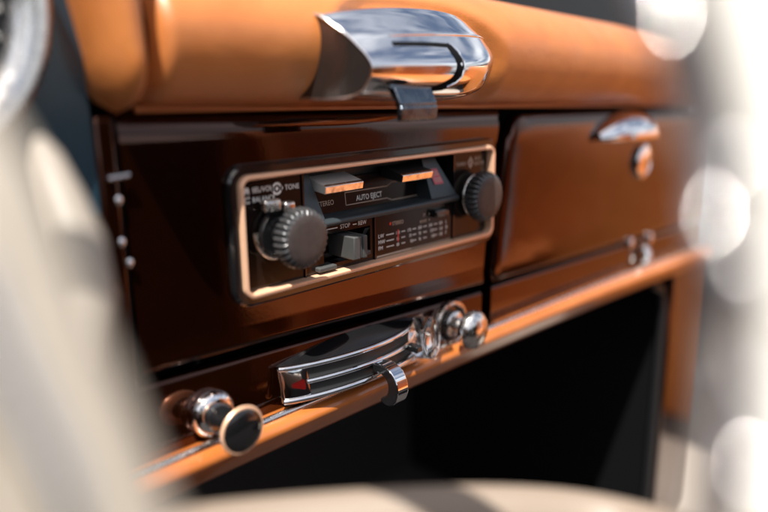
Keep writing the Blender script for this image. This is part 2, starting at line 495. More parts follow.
# dark instrument panel beyond the hood and top of the dash behind the pad
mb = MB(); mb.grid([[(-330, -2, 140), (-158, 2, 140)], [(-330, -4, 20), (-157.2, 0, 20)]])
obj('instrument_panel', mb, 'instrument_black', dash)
mb = MB(); mb.grid([[(-330, -5, 20), (-157.2, -1, 20)], [(-330, -5, -90), (-157.2, -1, -90)]])
obj('driver_panel', mb, 'dash_paint', dash)
mb = MB(); mb.grid([[(x, y, z) for x in frange(-340, 520, 12)] for y, z in ((40, 108), (70, 108), (150, 113), (260, 118), (300, 119), (300, 60))])
obj('dash_top', mb, 'black_satin', dash)
mb = MB(); mb.box(30, 150, 26, 62, 113.5, 118.5); 
obj('demister_vent', mb, 'black_gloss', dash, bevel=2)

# ================================================================== GAUGE
g = thing('instrument_gauge', 'round gauge with broad polished chrome bezel on the dark instrument panel', 'gauge', (-231, -2, 98))
mb = MB(); mb.lathe([(60, 0), (60.5, 3), (60, 7), (57.5, 9.5), (54, 9.6), (49.5, 7), (47, 2)], (-231, -2, 98), n=96)
obj('bezel', mb, 'worn_chrome', g)
mb = MB(); mb.lathe([(48, 0), (0, 0)], (-231, -3.5, 98), n=64); obj('dial_face', mb, 'black_satin', g)
mb = MB()
for i in range(22):
    a = R(-130 + 12*i + 90); c_, s_ = math.cos(a), math.sin(a)
    p0, p1 = 40, 45
    mb.tube([(-231 + p0*c_, -4.2, 98 + p0*s_), (-231 + p1*c_, -4.2, 98 + p1*s_)], .7, 6)
obj('scale', mb, 'print_white', g)
mb = MB(); mb.tube([(-231, -5.5, 98), (-231 - 30, -5.5, 98 - 22)], 1, 8); obj('pointer', mb, 'print_red', g)

# ================================================================== CAR RADIO
rad = thing('car_radio', 'black cassette car radio in a bright polished frame, two ridged knobs', 'car radio', (0, 0, 0))
# black outer surround, proud of the panel
mb = MB()
prof = [(4.6, 0.4), (4.8, -2.6), (3.6, -3.8), (0.6, -3.8), (-.5, -2)]
rows_ = []
for d, y in prof: rows_.append([(x, y, z) for x, z in rrect(-96-d, 95.5+d, -28.6-d, 28.6+d, 5+d, 8)])
mb.grid(rows_, close_u=True)
obj('surround', mb, 'black_gloss', rad)
# bright frame
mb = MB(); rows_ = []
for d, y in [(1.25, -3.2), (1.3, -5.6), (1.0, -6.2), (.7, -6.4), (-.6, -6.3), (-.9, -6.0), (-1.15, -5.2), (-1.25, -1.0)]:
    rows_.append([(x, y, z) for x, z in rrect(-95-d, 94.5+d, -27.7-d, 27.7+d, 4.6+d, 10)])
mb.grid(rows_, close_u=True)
obj('frame', mb, 'chrome_tan_reflection', rad)
# face: two knob fields, the band under the slot
fy = -1.2
mb = MB()
mb.box(-94.2, -57.5, fy, 6, -26.6, 26.6)
obj('knob_panel', mb, 'smoked', rad, bevel=.4, smooth=True)
mb = MB(); mb.box(60.2, 93.8, fy, 6, -26.6, 26.6)
obj('knob_panel', mb, 'smoked', rad, bevel=.4, smooth=True)
mb = MB(); mb.box(-57.0, 59.6, 1.0, 6, -26.6, 3.0)
hole_x0, hole_x1, hz0, hz1 = -44, -10.5, -23, -7
mb = MB()
mb.box(-57.0, hole_x0, fy+.4, 6, -26.6, -.5); mb.box(hole_x1, -7.8, fy+.4, 6, -26.6, -.5)
mb.box(hole_x0, hole_x1, fy+.4, 6, hz1, -.5); mb.box(hole_x0, hole_x1, fy+.4, 6, -26.6, hz0)
mb.box(hole_x0, hole_x1, 9, 10, hz0, hz1)
obj('key_panel', mb, 'smoked', rad, smooth=False)
mb = MB(); mb.box(-7.2, 59.6, fy+.1, 6, -26.4, -1.4)
dial = obj('tuning_dial', mb, 'smoked', rad, bevel=.4)
mb = MB(); bar(mb, -6.2, 22, -25.5, 1.0, fy-.05); bar(mb, 22, 58, -25.6, .5, fy-.05)
obj('dial_edge', mb, 'print_tan', dial)
# dividing ribs
for xa, xb, yf_, zt_ in ((-57.5, -56.6, .9, 26.6), (59.5, 60.3, .9, 26.6), (-7.9, -7.2, .6, -1)):
    mb = MB(); mb.box(xa, xb, fy-yf_, 5, -26.6, zt_)
    obj('rib', mb, 'black_gloss', rad)
# cassette recess
mb = MB()
mb.box(-56.5, 59.5, 12, 13, 0, 27)                       # back
mb.box(-56.5, 59.5, -1, 13, 25.6, 27)                    # roof
obj('cassette_recess', mb, 'black_satin', rad, smooth=False)
mb = MB(); mb.add([(-50, 7.0, 1.6), (44, 7.0, 1.6), (44, 9.0, 19), (-50, 9.0, 19)], [(0,1,2,3)])
mb.add([(-50, 9.0, 19), (44, 9.0, 19), (44, 12, 19.5), (-50, 12, 19.5)], [(0,1,2,3)])
door = obj('cassette_door', mb, 'smoked', rad, smooth=False)
# shelf and its lip
mb = MB(); rows_ = []
for y, z in ((12, 1.9), (6, 1.9), (0, 2.0), (-5.6, 1.6), (-6.9, .9), (-7.0, -1.0), (-6.2, -1.6), (-1, -1.4)):
    rows_.append([(x, y + (1.5*math.exp(-((x-60)/14)**2) if y < 0 else 0), z) for x in frange(-56.5, 60.5, 30)])
mb.grid(rows_)
obj('shelf', mb, 'cassette_metal', rad, angle=60)
# sloping cheeks either side of the slot
for xs in (((-56.4, -48.5), (-56.4, -45.5)), ((37, 48.5), (36.5, 59.4))):
    (ta, tb), (ba, bb) = xs
    mb = MB()
    mb.add([(ta, 4, 24.5), (tb, 4, 24.5), (bb, -4.5, 1.8), (ba, -4.5, 1.8), (ta, 12, 24.5), (tb, 12, 24.5), (bb, 12, 1.8), (ba, 12, 1.8)],
           [(0,1,2,3), (4,7,6,5), (0,4,5,1), (1,5,6,2), (3,2,6,7), (0,3,7,4)])
    ck = obj('cheek', mb, 'cassette_metal', rad, smooth=False, bevel=.3)
# sticker on the right cheek
def onslope(x, z, o=.25):
    t = (24.5 - z)/21.5; return (x, lerp(4, -4.5, t) - o, z)
mb = MB(); mb.add([onslope(39.5, 18.3), onslope(47.2, 18.3), onslope(50.0, 9.5), onslope(42.0, 9.5)], [(0,1,2,3)])
stk = obj('sticker', mb, 'sticker_pink', ck)
mb = MB()
for zz in (16.6, 15.2, 12.9, 11.6):
    off = (18.3-zz)*.3
    mb.add([onslope(40.4+off, zz, .4), onslope(46.6+off, zz, .4), onslope(46.8+off, zz-.45, .4), onslope(40.6+off, zz-.45, .4)], [(0,1,2,3)])
obj('print', mb, 'print_tan', stk)
# piano keys above the slot
def key(x0, x1, ztop, mats, yf, name):
    mb = MB()
    mb.add([(x0, 8, ztop+3.2), (x1, 8, ztop+3.2), (x1, yf+1.5, ztop), (x0, yf+1.5, ztop)], [(0,1,2,3)], 0)
    mb.add([(x0, yf+1.5, ztop), (x1, yf+1.5, ztop), (x1, yf, ztop-.8), (x0, yf, ztop-.8)], [(0,1,2,3)], 1)
    mb.add([(x0, yf, ztop-.8), (x1, yf, ztop-.8), (x1, yf+.8, ztop-4.6), (x0, yf+.8, ztop-4.6)], [(0,1,2,3)], 1)
    mb.add([(x0, 8, ztop+3.2), (x0, yf+1.5, ztop), (x0, yf, ztop-.8), (x0, yf+.8, ztop-4.6), (x0, 8, ztop-3)], [(0,1,2,3,4)], 0)
    mb.add([(x1, 8, ztop+3.2), (x1, yf+1.5, ztop), (x1, yf, ztop-.8), (x1, yf+.8, ztop-4.6), (x1, 8, ztop-3)], [(4,3,2,1,0)], 0)
    mb.add([(x0, yf+.8, ztop-4.6), (x1, yf+.8, ztop-4.6), (x1, 8, ztop-3), (x0, 8, ztop-3)], [(0,1,2,3)], 0)
    return obj(name, mb, mats, rad, bevel=.35, smooth=True, angle=25)
k1 = key(-46.5, -20.0, 19.4, ['silver_plastic', 'worn_chrome'], -6.5, 'eject_key'); k1['label'] = 'silver key at the left of the slot'
k2 = key(7.5, 33.0, 19.6, ['black_satin', 'worn_chrome'], -8.5, 'wind_key'); k2['label'] = 'black key with a bright front edge'
# push button block with light side stops
mb = MB(); mb.box(-33.5, -28.9, -12.5, 8, -20.4, -8.2); mb.box(-28.9, -26.9, -11.8, 8, -20.2, -8.5); mb.box(-26.9, -23.8, -12.5, 8, -20.4, -8.2)
pb = obj('push_button', mb, 'button_plastic', rad, bevel=.7, seg=3)
mb = MB(); mb.box(-50, -37.9, -4.2, 4, -25.2, -22.8); mb.box(-18.6, -12.5, -3.4, 4, -22.4, -19.8)
obj('button_stop', mb, 'button_plastic', rad, bevel=.6, seg=3)
mb = MB(); mb.add([(-14.6, -.9, -8), (-11.0, -.9, -8), (-12.2, 7, -20), (-13.4, 7, -20)], [(0,1,2,3)])
obj('gate', mb, 'cassette_metal', rad, smooth=False)
# slide switch in the dial window
mb = MB(); mb.box(39.5, 52.5, -5.2, 0, -9.8, -5.2); obj('slide_switch', mb, 'black_gloss', dial, bevel=1.2, seg=3)
# printing
ty = fy - .12
items = [('SEL/VOL', -86.6, 20.0, 3.4, 'LEFT', .95), ('BALANCE', -86.6, 15.6, 3.2, 'LEFT', .93), ('TONE', -67.6, 19.2, 3.4, 'LEFT', .95)]
mb = text_mb(items, ty)
mb.lathe([(1.5, 0), (0, 0)], (-89.6, ty, 21.2), n=20)
mb.box(-91.2, -88.0, ty, ty+.1, 19.6, 20.4)
for r0, r1 in ((1.9, 3.0), (0, .9)): mb.lathe([(r1, 0), (r0, 0)], (-72.3, ty, 20.4), n=24)
mb.add([(-76.3, ty, 20.4), (-74.4, ty, 22.0), (-74.4, ty, 18.8)], [(0,1,2)]); mb.add([(-68.5, ty, 20.4), (-70.3, ty, 22.0), (-70.3, ty, 18.8)], [(2,1,0)])
mb.tube([(-88.2, ty, 17.9), (-90.2, ty, 17.9), (-91.0, ty, 16.8), (-90.2, ty, 15.7), (-88.2, ty, 15.7)], .35, 6)
obj('lettering', mb, 'print_white', rad, smooth=False)
mb = text_mb([('TUNING', 62.6, 18.2, 2.7, 'LEFT', .92), ('BAND', 80.6, 20.6, 2.5, 'LEFT', .9), ('SELECTOR', 80.2, 17.4, 2.5, 'LEFT', .86), ('L', 89.3, 11.4, 3, 'CENTER'), ('M', 89.6, 8.0, 2.4, 'CENTER')], ty)
for r0, r1 in ((1.6, 2.5), (0, .8)): mb.lathe([(r1, 0), (r0, 0)], (76.6, ty, 19.3), n=24)
mb.add([(76.6, ty, 22.9), (75.2, ty, 21.5), (78.0, ty, 21.5)], [(0,1,2)]); mb.add([(76.6, ty, 15.7), (75.2, ty, 17.1), (78.0, ty, 17.1)], [(2,1,0)])
obj('lettering', mb, 'print_tan', rad, smooth=False)
# door lettering, on the sloping door
def doorproj(mb_):
    mb_.v = [(x, 7.0 + (z-1.6)/17.4*2.0 - .2, z) for x, y, z in mb_.v]; return mb_
mb = text_mb([('STEREO', -40.2, 6.1, 3.7, 'LEFT', .88)], 0)
obj('lettering', doorproj(mb), 'print_tan', door, smooth=False)
mb = text_mb([('AUTO EJECT', -12.6, 5.9, 4.1, 'LEFT', .86)], 0)
obj('lettering', doorproj(mb), 'print_white', door, smooth=False)
mb = MB()
pth = [(-20.5, 11.2), (12.0, 11.2), (16.0, 13.0), (40.0, 13.0), (40.0, 3.0), (15.0, 3.0), (11.0, 4.5), (-20.5, 4.5)]
for a, b_ in zip(pth, pth[1:] + pth[:1]):
    d = Vector((b_[0]-a[0], b_[1]-a[1])).normalized(); n_ = Vector((-d.y, d.x))*.22; e = d*.22
    mb.add([(a[0]-e.x+n_.x, 0, a[1]-e.y+n_.y), (a[0]-e.x-n_.x, 0, a[1]-e.y-n_.y), (b_[0]+e.x-n_.x, 0, b_[1]+e.y-n_.y), (b_[0]+e.x+n_.x, 0, b_[1]+e.y+n_.y)], [(0,1,2,3)])
obj('outline', doorproj(mb), 'print_tan', door, smooth=False)
mb = text_mb([('STOP', -32.4, -5.4, 3.2, 'LEFT', .92), ('REW', -19.6, -5.5, 3.2, 'LEFT', .92)], fy+.28)
bar(mb, -43, -34.2, -4.4, .6, fy+.28); bar(mb, -23.4, -20.6, -4.5, .6, fy+.28)
obj('lettering', mb, 'print_white', rad, smooth=False)
dy = fy - .02
mb = text_mb([('STEREO', 6.4, -9.6, 3.0, 'LEFT', .9), ('ST', 32.4, -8.2, 2.3, 'LEFT'), ('MONO', 29.6, -11.8, 2.2, 'LEFT', .9)], dy)
mb.lathe([(.5, 0), (0, 0)], (38.0, dy, -7.4), n=12); mb.lathe([(.5, 0), (0, 0)], (38.0, dy, -11.0), n=12)
obj('lettering', mb, 'print_tan', dial, smooth=False)
mb = MB()
rows3 = [(-15.2, 'LW', ['150', '170', '200', '240', '300'], 'L'), (-18.6, 'MW', ['55', '70', '90', '120', '160'], 'M'), (-22.0, 'FM', ['88', '92', '96', '102', '108'], 'F')]
items = []
for z, a, nums, e in rows3:
    items.append((a, -4.8, z, 3.0, 'LEFT', 1.0))
    for i, nme in enumerate(nums):
        items.append((nme, 11 + 9.4*i + (z+15)*-.3*(i % 2), z, 2.5, 'CENTER', .92))
    items.append((e, 53.0, z, 2.8, 'LEFT', .9))
mb = text_mb(items, dy)
for z, a, nums, e in rows3:
    for i in range(5): bar(mb, 1.6 if i == 0 else 13.9 + 9.4*(i-1), 7.8 if i == 0 else 17.2 + 9.4*(i-1), z+.9, .5, dy)
obj('scale', mb, 'print_white', dial, smooth=False)
mb = MB(); mb.box(10.6, 11.4, dy-.25, dy-.1, -19.4, -12.6); mb.lathe([(.9, 0), (0, 0)], (4.9, dy-.05, -8.3), n=16)
obj('needle', mb, 'print_red', dial, smooth=False)

# ridged knobs
def ridges(t, k):
    return (-.13*abs(math.cos(t*14))**3.5)*(.7, 1, 1, 1, 1, .9, .5)[k-1] if 1 <= k <= 7 else 0
def make_knob(cx, cz, yb, parent, q=1.0):
    mb = MB()
    mb.lathe([(r_*q, h_) for r_, h_ in [(7.5, 0), (12.8, .2), (15.2, 1.0), (15.7, 2.4), (15.6, 4.6), (15.1, 6.4), (14.2, 7.9), (12.9, 8.7), (12.4, 8.8)]], (cx, yb, cz), n=288, ripple=ridges)
    kn = obj('knob', mb, 'knob_plastic', parent, angle=60)
    mb = MB(); mb.lathe([(r_*q, h_) for r_, h_ in [(12.6, 8.7), (12.0, 9.0), (8, 9.2), (3, 9.3), (0, 9.3)]], (cx, yb, cz), n=64)
    obj('cap', mb, 'knob_face', kn)
    mb = MB(); mb.lathe([(7.4, -12), (7.6, -4), (7.4, 1)], (cx, yb, cz), n=40)
    obj('neck', mb, 'black_gloss', kn)
    mb = MB(); mb.lathe([(6, 0), (12.2, 0), (13.0, .8), (13.0, 3.0), (12.2, 4.0), (9.5, 4.3), (7, 3.6)], (cx, fy-.2, cz), n=56)
    obj('ring', mb, 'black_gloss', kn)
    return kn
k = make_knob(-72.5, -1, -14.2, rad, .93)
# tabs of the left selector ring
mb = MB(); mb.box(-84.5, -75.0, -8.2, -3.2, 11.2, 16.6); mb.box(-73.2, -67.0, -8.6, -4.0, 9.6, 14.6)
tb = obj('tab', mb, 'worn_chrome', k, bevel=1.2, seg=3)
mb = MB(); mb.tube([(-77.5 + 11.8*math.cos(a), -6.6, 1 + 11.8*math.sin(a)) for a in [R(v) for v in frange(175, 300, 20)]], 1.5, 10)
obj('ring_edge', mb, 'worn_chrome', k)
k2 = make_knob(78.5, -1, -6.6, rad)
mb = MB(); mb.tube([(78.5 + 12.6*math.cos(a), -4.6, -1 + 12.6*math.sin(a)) for a in [R(v) for v in frange(0, 360, 60)]][:-1], 1.0, 10, closed=True)
obj('ring_edge', mb, 'worn_chrome', k2)

# ================================================================== ASHTRAY
ash = thing('ashtray', 'chrome boat-shaped ashtray let into the padded leather top', 'ashtray', (-5, -10, 80))
base = [(4, 98.6), (-20, 98.0), (-25.5, 96.4), (-31.4, 92.4), (-36.6, 88.6), (-40.8, 84.6), (-44.4, 80.8), (-46.6, 77.6), (-47.2, 75.2), (-46.4, 71.6), (-44.6, 68.2), (-42.0, 65.2), (-37, 63.2), (-28, 62.2), (-17, 62.4), (4, 64)]
# section along x: front depth, top z, bottom z, z of the nose
def SECf(x):
    if x < 5:
        t = (5-x)/71; return (-51 + 3.8*t**2, 101.6 - 5.6*t**2, 58.9 + 2.9*t**1.5, 78.2 - 1.0*t)
    s_ = min(1, (x-5)/59.5); k = max(0, 1 - s_**3.0)**.5; m_ = s_**1.6
    return (-12 - 39*k*(1-.30*m_), 86 + 15.6*k*(1-.12*m_), 82 - 23.1*k*(1-.22*m_), 78.2 + 5.5*m_)
def asec(x):
    yf, zt, zb, zn = SECf(x)
    out = []
    for y, z in base:
        yy = -8 + (y+8)*( (yf+8)/(-39.2) )
        if z >= 77.2: zz = zn + (z-77.2)/(96-77.2)*(zt-zn)
        else: zz = zn - (77.2-z)/(77.2-62.2)*(zn-zb)
        out.append((yy, zz))
    return out
ax = frange(-66, 40, 42) + [40 + 24.5*math.sin(PI/2*t) for t in frange(.04, 1, 26)]
def smoothsec(x): return catmull(asec(x))
def skew(x, y):                                             # the left end is cut off obliquely
    return x + max(0, -(y+14))*.38*max(0, (40-x)/106)
mb = MB(); mb.grid([[(skew(x, y), y, z) for y, z in smoothsec(x)] for x in ax])
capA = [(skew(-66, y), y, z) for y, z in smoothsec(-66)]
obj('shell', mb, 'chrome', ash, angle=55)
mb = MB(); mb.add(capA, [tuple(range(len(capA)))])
cap = obj('end_cap', mb, 'chrome_dark_reflection', ash, smooth=False)
mb = MB(); mb.tube([p for p in capA if p[1] < -12], .55, 10, up=(1, 0, 0))
obj('rim', mb, 'chrome', ash)
def ysurf(x, z):
    x0 = x
    for _ in range(12): x = x0 - (skew(x, ysurf0(x, z)) - x)
    return ysurf0(x, z)
def ysurf0(x, z):
    s_ = smoothsec(x); best = None
    for p, q in zip(s_, s_[1:]):
        if min(p[1], q[1]) <= z <= max(p[1], q[1]) and abs(p[1]-q[1]) > 1e-6:
            t = (z-p[1])/(q[1]-p[1]); y = lerp(p[0], q[0], t)
            if best is None or y < best: best = y
    return best if best is not None else -40
# dark slot outlining the flap
mb = MB()
def ribbon(path, wd):
    rows_ = []
    pts = [Vector((x, 0, z)) for x, z in path]
    for i in range(len(pts)):
        d = (pts[min(i+1, len(pts)-1)] - pts[max(i-1, 0)]).normalized(); n_ = Vector((-d.z, 0, d.x))
        wdd = wd[i] if isinstance(wd, list) else wd
        a = pts[i] + n_*wdd; b_ = pts[i] - n_*wdd
        rows_.append([(a.x, ysurf(a.x, a.z) - .35, a.z), (pts[i].x, ysurf(pts[i].x, pts[i].z) - .35, pts[i].z), (b_.x, ysurf(b_.x, b_.z) - .35, b_.z)])
    mb.grid(rows_)
FL = [(-36, 85.6), (-27, 85.8), (-18, 85.9), (-9, 85.8), (-.2, 85.5)]
ribbon(FL, .9)
CV = [(-.9, 86.2), (.9, 82.6), (2.4, 78.6), (2.8, 74.6), (1.6, 70.9), (-1.6, 68.2), (-7, 66.3), (-14, 65.0)]
ribbon(CV, [1.3, 2.2, 2.6, 2.7, 2.6, 2.3, 1.8, 1.0])
obj('flap_slot', mb, 'black_matte', ash)
mb = MB(); rows_ = []
CV2 = [(x+2.6, z-.2) for x, z in CV]
mb.tube([(x, ysurf(x, z)-.4, z) for x, z in CV2[:-1]], .7, 8)
obj('flap_rim', mb, 'chrome', ash)
mb = MB()
pts = []
for x in frange(-44, 52, 60):
    sx = asec(x); y, z = lerp(sx[4][0], sx[5][0], .3), lerp(sx[4][1], sx[5][1], .3); pts.append((skew(x, y), y - .1, z))
mb.tube(pts, 1.0, 10, rfun=lambda t: .15 + .95*math.sin(PI*t)**.5)
obj('bead', mb, 'chrome', ash)
# bent tab that opens it
mb = MB()
prof = [(-44, 66.8), (-47.4, 66.0), (-51.2, 59.2), (-50.6, 58.4), (-51.6, 57.6), (-51.0, 52.4), (-49.8, 51.4), (-48.4, 52.2), (-48.2, 57.4), (-46.6, 61), (-44, 63.8)]
mb.prism(prof, 'x', -39.5, -14.5)
obj('tab', mb, 'dark_steel', ash, bevel=.8, seg=3, angle=25)

# ================================================================== HEATER SLIDER
hs = thing('heater_control', 'chrome heater slide control with two black slots, red mark and clear knob', 'heater control', (-25, 0, -80))
def bow(t): return -3.0 - 13.5*math.sin(PI*min(1, t*1.02))**.8
def hx(t): return lerp(-78, 27, t)
def hzt(t): return lerp(-68.2, -68.8, t) + 0.8*math.sin(PI*t)
def hzb(t): return lerp(-86.5, -86.5, t) + 1.6*math.sin(PI*t)
T = frange(0, 1, 41)
mb = MB()
mb.grid([[(hx(t), -.3, hzt(t) + 4.6*math.sin(PI*t)**.8 - .4) for t in T], [(hx(t), bow(t)*.5, hzt(t) + 2.0*math.sin(PI*t)**.8) for t in T], [(hx(t), bow(t)+.6, hzt(t)+.2) for t in T]])
obj('top_cover', mb, 'black_gloss', hs)
def band(mb_, t0, t1, f0, f1, off, n=30, thick=True):
    """piece of the bowed face between heights f0..f1 (0 bottom, 1 top)"""
    TT = frange(t0, t1, n)
    def P(t, f, o): return (hx(t), bow(t) - o, lerp(hzb(t), hzt(t), f))
    fm = (f0+f1)/2
    mb_.grid([[P(t, f0, -2) for t in TT], [P(t, f0+.01, off-.5) for t in TT], [P(t, lerp(f0, f1, .2), off) for t in TT], [P(t, lerp(f0, f1, .8), off) for t in TT], [P(t, f1-.01, off-.5) for t in TT], [P(t, f1, -2) for t in TT]])
    mb_.grid([[P(t0, f, -2) for f in (f0, fm, f1)], [P(t0, f, off-.3) for f in (f0, fm, f1)]])
    mb_.grid([[P(t1, f, -2) for f in (f0, fm, f1)], [P(t1, f, off-.3) for f in (f0, fm, f1)]])
mb = MB()
def P3(t, f, o): return (hx(t), bow(t) - o - 3.4*(1-f), lerp(hzb(t), hzt(t), f))
for f, t0, t1, r in ((.95, 0, 1, 1.5), (.05, 0, 1, 1.6), (.50, .11, .95, 1.4)):
    mb.tube([P3(t, f, .4) for t in frange(t0, t1, 50)], r, 10, up=(0, 0, 1))
def web(t0, t1, bulge):
    rows_ = []
    for t in frange(t0, t1, 9):
        k = (t-t0)/(t1-t0)
        rows_.append([P3(t, f, .3 + bulge*math.sin(PI*k)**.5*math.sin(PI*f)**.5) for f in frange(.03, .97, 15)])
    mb.grid(rows_)
web(0, .12, 1.2); web(.93, 1.0, 1.2)
mb.tube([P3(0, f, .2) for f in frange(.03, .97, 8)], 1.1, 10, up=(0, 1, 0))
mb.tube([P3(1, f, .2) for f in frange(.03, .97, 8)], 1.1, 10, up=(0, 1, 0))
obj('face_plate', mb, 'chrome', hs, angle=50)
mb = MB()
TT = frange(.02, .98, 40)
mb.grid([[(hx(t), bow(t)+1.2-3.4*(1-f), lerp(hzb(t), hzt(t), f)) for t in TT] for f in (.05, .5, .95)])
mb.grid([[(hx(t), bow(t)+1.2-3.4*.95, hzb(t)+.8) for t in TT], [(hx(t), 0, hzb(t)+.8) for t in TT]])
obj('slot', mb, 'black_satin', hs)
# rounded slot ends are chrome webs: left end fillets
mb = MB()
t0 = .012; t1 = .135
def PF(t, f, o=2.05): return (hx(t), bow(t)-o-3.4*(1-f), lerp(hzb(t), hzt(t), f))
mb.add([PF(.034, .44), PF(.034, .53), PF(.088, .62), PF(.094, .57), PF(.094, .38), PF(.088, .33)], [(0,1,2,3,4,5)])
mk_ = obj('red_mark', mb, 'red_lacquer', hs, smooth=False)
mb = MB()
for t in (.36, .52, .53):
    mb.add([PF(t-.014, .545, 1.4), PF(t+.014, .545, 1.4), PF(t+.014, .60, 1.4), PF(t-.014, .60, 1.4)], [(0,1,2,3)])
obj('index_mark', mb, 'chrome', hs, smooth=False)
# hooked lever out of the lower slot
mb = MB()
outer = catmull([(-19, -75.5), (-27, -75.2), (-33.2, -78), (-36.8, -83.5), (-37.2, -90), (-34.2, -95.2), (-29, -97.2), (-24.5, -95.6)], 4)
inner = catmull([(-25.4, -93.4), (-29.0, -91.0), (-30.4, -87.2), (-29.6, -83.4), (-26, -80.6), (-19, -80.2)], 4)
mb.prism([(y, z-.6) for y, z in outer + inner], 'x', -28.5, -19.5); mb.mi[0] = mb.mi[1] = 1  # side faces coloured black for the dark reflection in the chrome
obj('lever', mb, ['chrome', 'black_gloss'], hs, bevel=.9, seg=3, angle=50)
# clear round knob of the upper slot
mb = MB(); mb.lathe([(0, 0), (11.4, 0), (12.4, 1.0), (12.4, 9.5), (11.2, 11), (7, 12), (0, 12.3)], (18.5, -8.5, -77.4), axis=(.35, -1, .15), n=48)
obj('clear_knob', mb, 'acrylic', hs, angle=50)
mb = MB(); mb.lathe([(0, -.4), (10.6, -.4), (10.6, -1.0), (0, -1.0)], (18.5, -8.5, -77.4), axis=(.35, -1, .15), n=40)
obj('knob_back', mb, 'worn_chrome', hs)
mb = MB(); mb.box(4, 9, -22, -12, -80, -76); obj('knob_arm', mb, 'black_gloss', hs, bevel=.8)

# ================================================================== PULL KNOBS
pk = thing('pull_knob', 'metal pull knob in a chrome collar right of the heater slider', 'pull knob', (61, 0, -80))
c = (58.5, 0, -80.6)
mb = MB(); mb.lathe([(13.6, .2), (15.0, .6), (15.2, 2.4), (14.4, 3.8), (12.9, 4.2), (11.9, 3.4), (11.7, .4)], c, n=56)
obj('collar', mb, 'worn_chrome', pk)
mb = MB(); mb.lathe([(0, .9), (11.8, .9)], c, n=40)
obj('recess', mb, 'black_gloss', pk)
mb = MB(); mb.lathe([(8.4, 1.5), (8.4, 5.5), (7.2, 6.6), (5.0, 7.0), (4.6, 8.6), (5.4, 9.2), (4.6, 9.8), (5.4, 10.6), (4.6, 11.2), (5.4, 12.0), (4.6, 12.6), (4.8, 18)], c, n=40)
obj('stem', mb, 'worn_chrome', pk)
mb = MB(); mb.lathe([(4.5, 14.5), (9.4, 15.4), (11.6, 17.0), (12.2, 19.6), (11.4, 22.4), (8.4, 24.8), (4, 26.0), (0, 26.3)], c, n=48)
obj('head', mb, 'worn_chrome', pk)

pk2 = thing('pull_knob', 'black faced pull knob with bright rim, at the lower left of the dash', 'pull knob', (-117, 0, -79))
c = (-117, 0, -78.5)
mb = MB(); mb.lathe([(0, .2), (10.6, .2), (11.2, 1.6), (11.0, 5.4), (9.6, 7.6), (7.6, 8.4), (6.0, 8.4)], c, n=48)
obj('collar', mb, 'chrome', pk2)
mb = MB(); mb.lathe([(6.2, 8.2), (6.4, 12), (5.4, 16), (5.2, 21), (6.6, 24)], c, n=40)
obj('stem', mb, 'black_gloss', pk2)
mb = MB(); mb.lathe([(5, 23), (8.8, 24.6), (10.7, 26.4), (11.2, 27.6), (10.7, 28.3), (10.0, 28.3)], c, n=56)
obj('rim', mb, 'chrome_tan_reflection', pk2)
mb = MB(); mb.lathe([(10.1, 28.0), (9.6, 28.5), (7, 29.4), (3, 29.8), (0, 29.9)], c, n=48)
obj('face', mb, 'black_gloss', pk2)

# ================================================================== STEERING WHEEL (close to the lens)
sw = thing('steering_wheel', 'blurred ivory steering wheel with chrome horn ring close in front', 'steering wheel', tuple(C(-121.6, 16.7, 128)))
WN = (-Fv + Rv*-.05).normalized()
WX = (Rv - WN*Rv.dot(WN)).normalized(); WY = WN.cross(WX)
K = .68                                                     # whole wheel, radii and centre below, scaled about the camera for stronger blur
WC = C(-82.7, 11.4, 87.0)
def Wp(r, a, h=0): return WC + WX*(K*r*math.cos(a)) + WY*(K*r*math.sin(a)) + WN*(h*K)
mb = MB(); mb.tube([Wp(197.5, 2*PI*i/120) for i in range(120)], 13.5*K, 24, closed=True, up=tuple(WN), flat=.5)
obj('rim', mb, 'ivory', sw)
mb = MB(); mb.tube([Wp(185.5, 2*PI*i/140, -15) for i in range(140)], 5.2*K, 14, closed=True, up=tuple(WN))
hr = obj('horn_ring', mb, 'satin_chrome', sw)
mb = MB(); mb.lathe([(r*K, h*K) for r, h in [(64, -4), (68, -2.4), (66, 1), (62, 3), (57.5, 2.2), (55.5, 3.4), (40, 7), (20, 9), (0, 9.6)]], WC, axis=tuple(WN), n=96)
obj('hub', mb, 'shaded_ivory', sw)
mb = MB(); mb.lathe([(r*K, h*K) for r, h in [(0, -60), (34, -60), (40, -36), (58, -22), (64, -9), (66.5, -4.2), (0, -4.1)]], WC, axis=tuple(WN), n=72)
obj('dark_hub_back', mb, 'black_satin', sw)  # black backing added behind the hub so the ashtray end mirrors dark
mb = MB()
def spoke(mb_, pts, rads, flat):
    P = [Vector(p) for p in pts]; 
    mb_.tube(P, 1, 20, up=tuple(WN), flat=flat, rfun=lambda t: rads[0] + (rads[1]-rads[0])*t)
cat = catmull([tuple(C(-110, 92, 175)), tuple(C(-50, 96, 220)), tuple(C(30, 96, 238)), tuple(C(80, 100, 238)), tuple(C(110, 98, 190)), tuple(C(95, 100, 135))], 8)
spoke(mb, cat, (22, 18), .5)
sp = obj('spoke', mb, 'spoke_beige', sw)
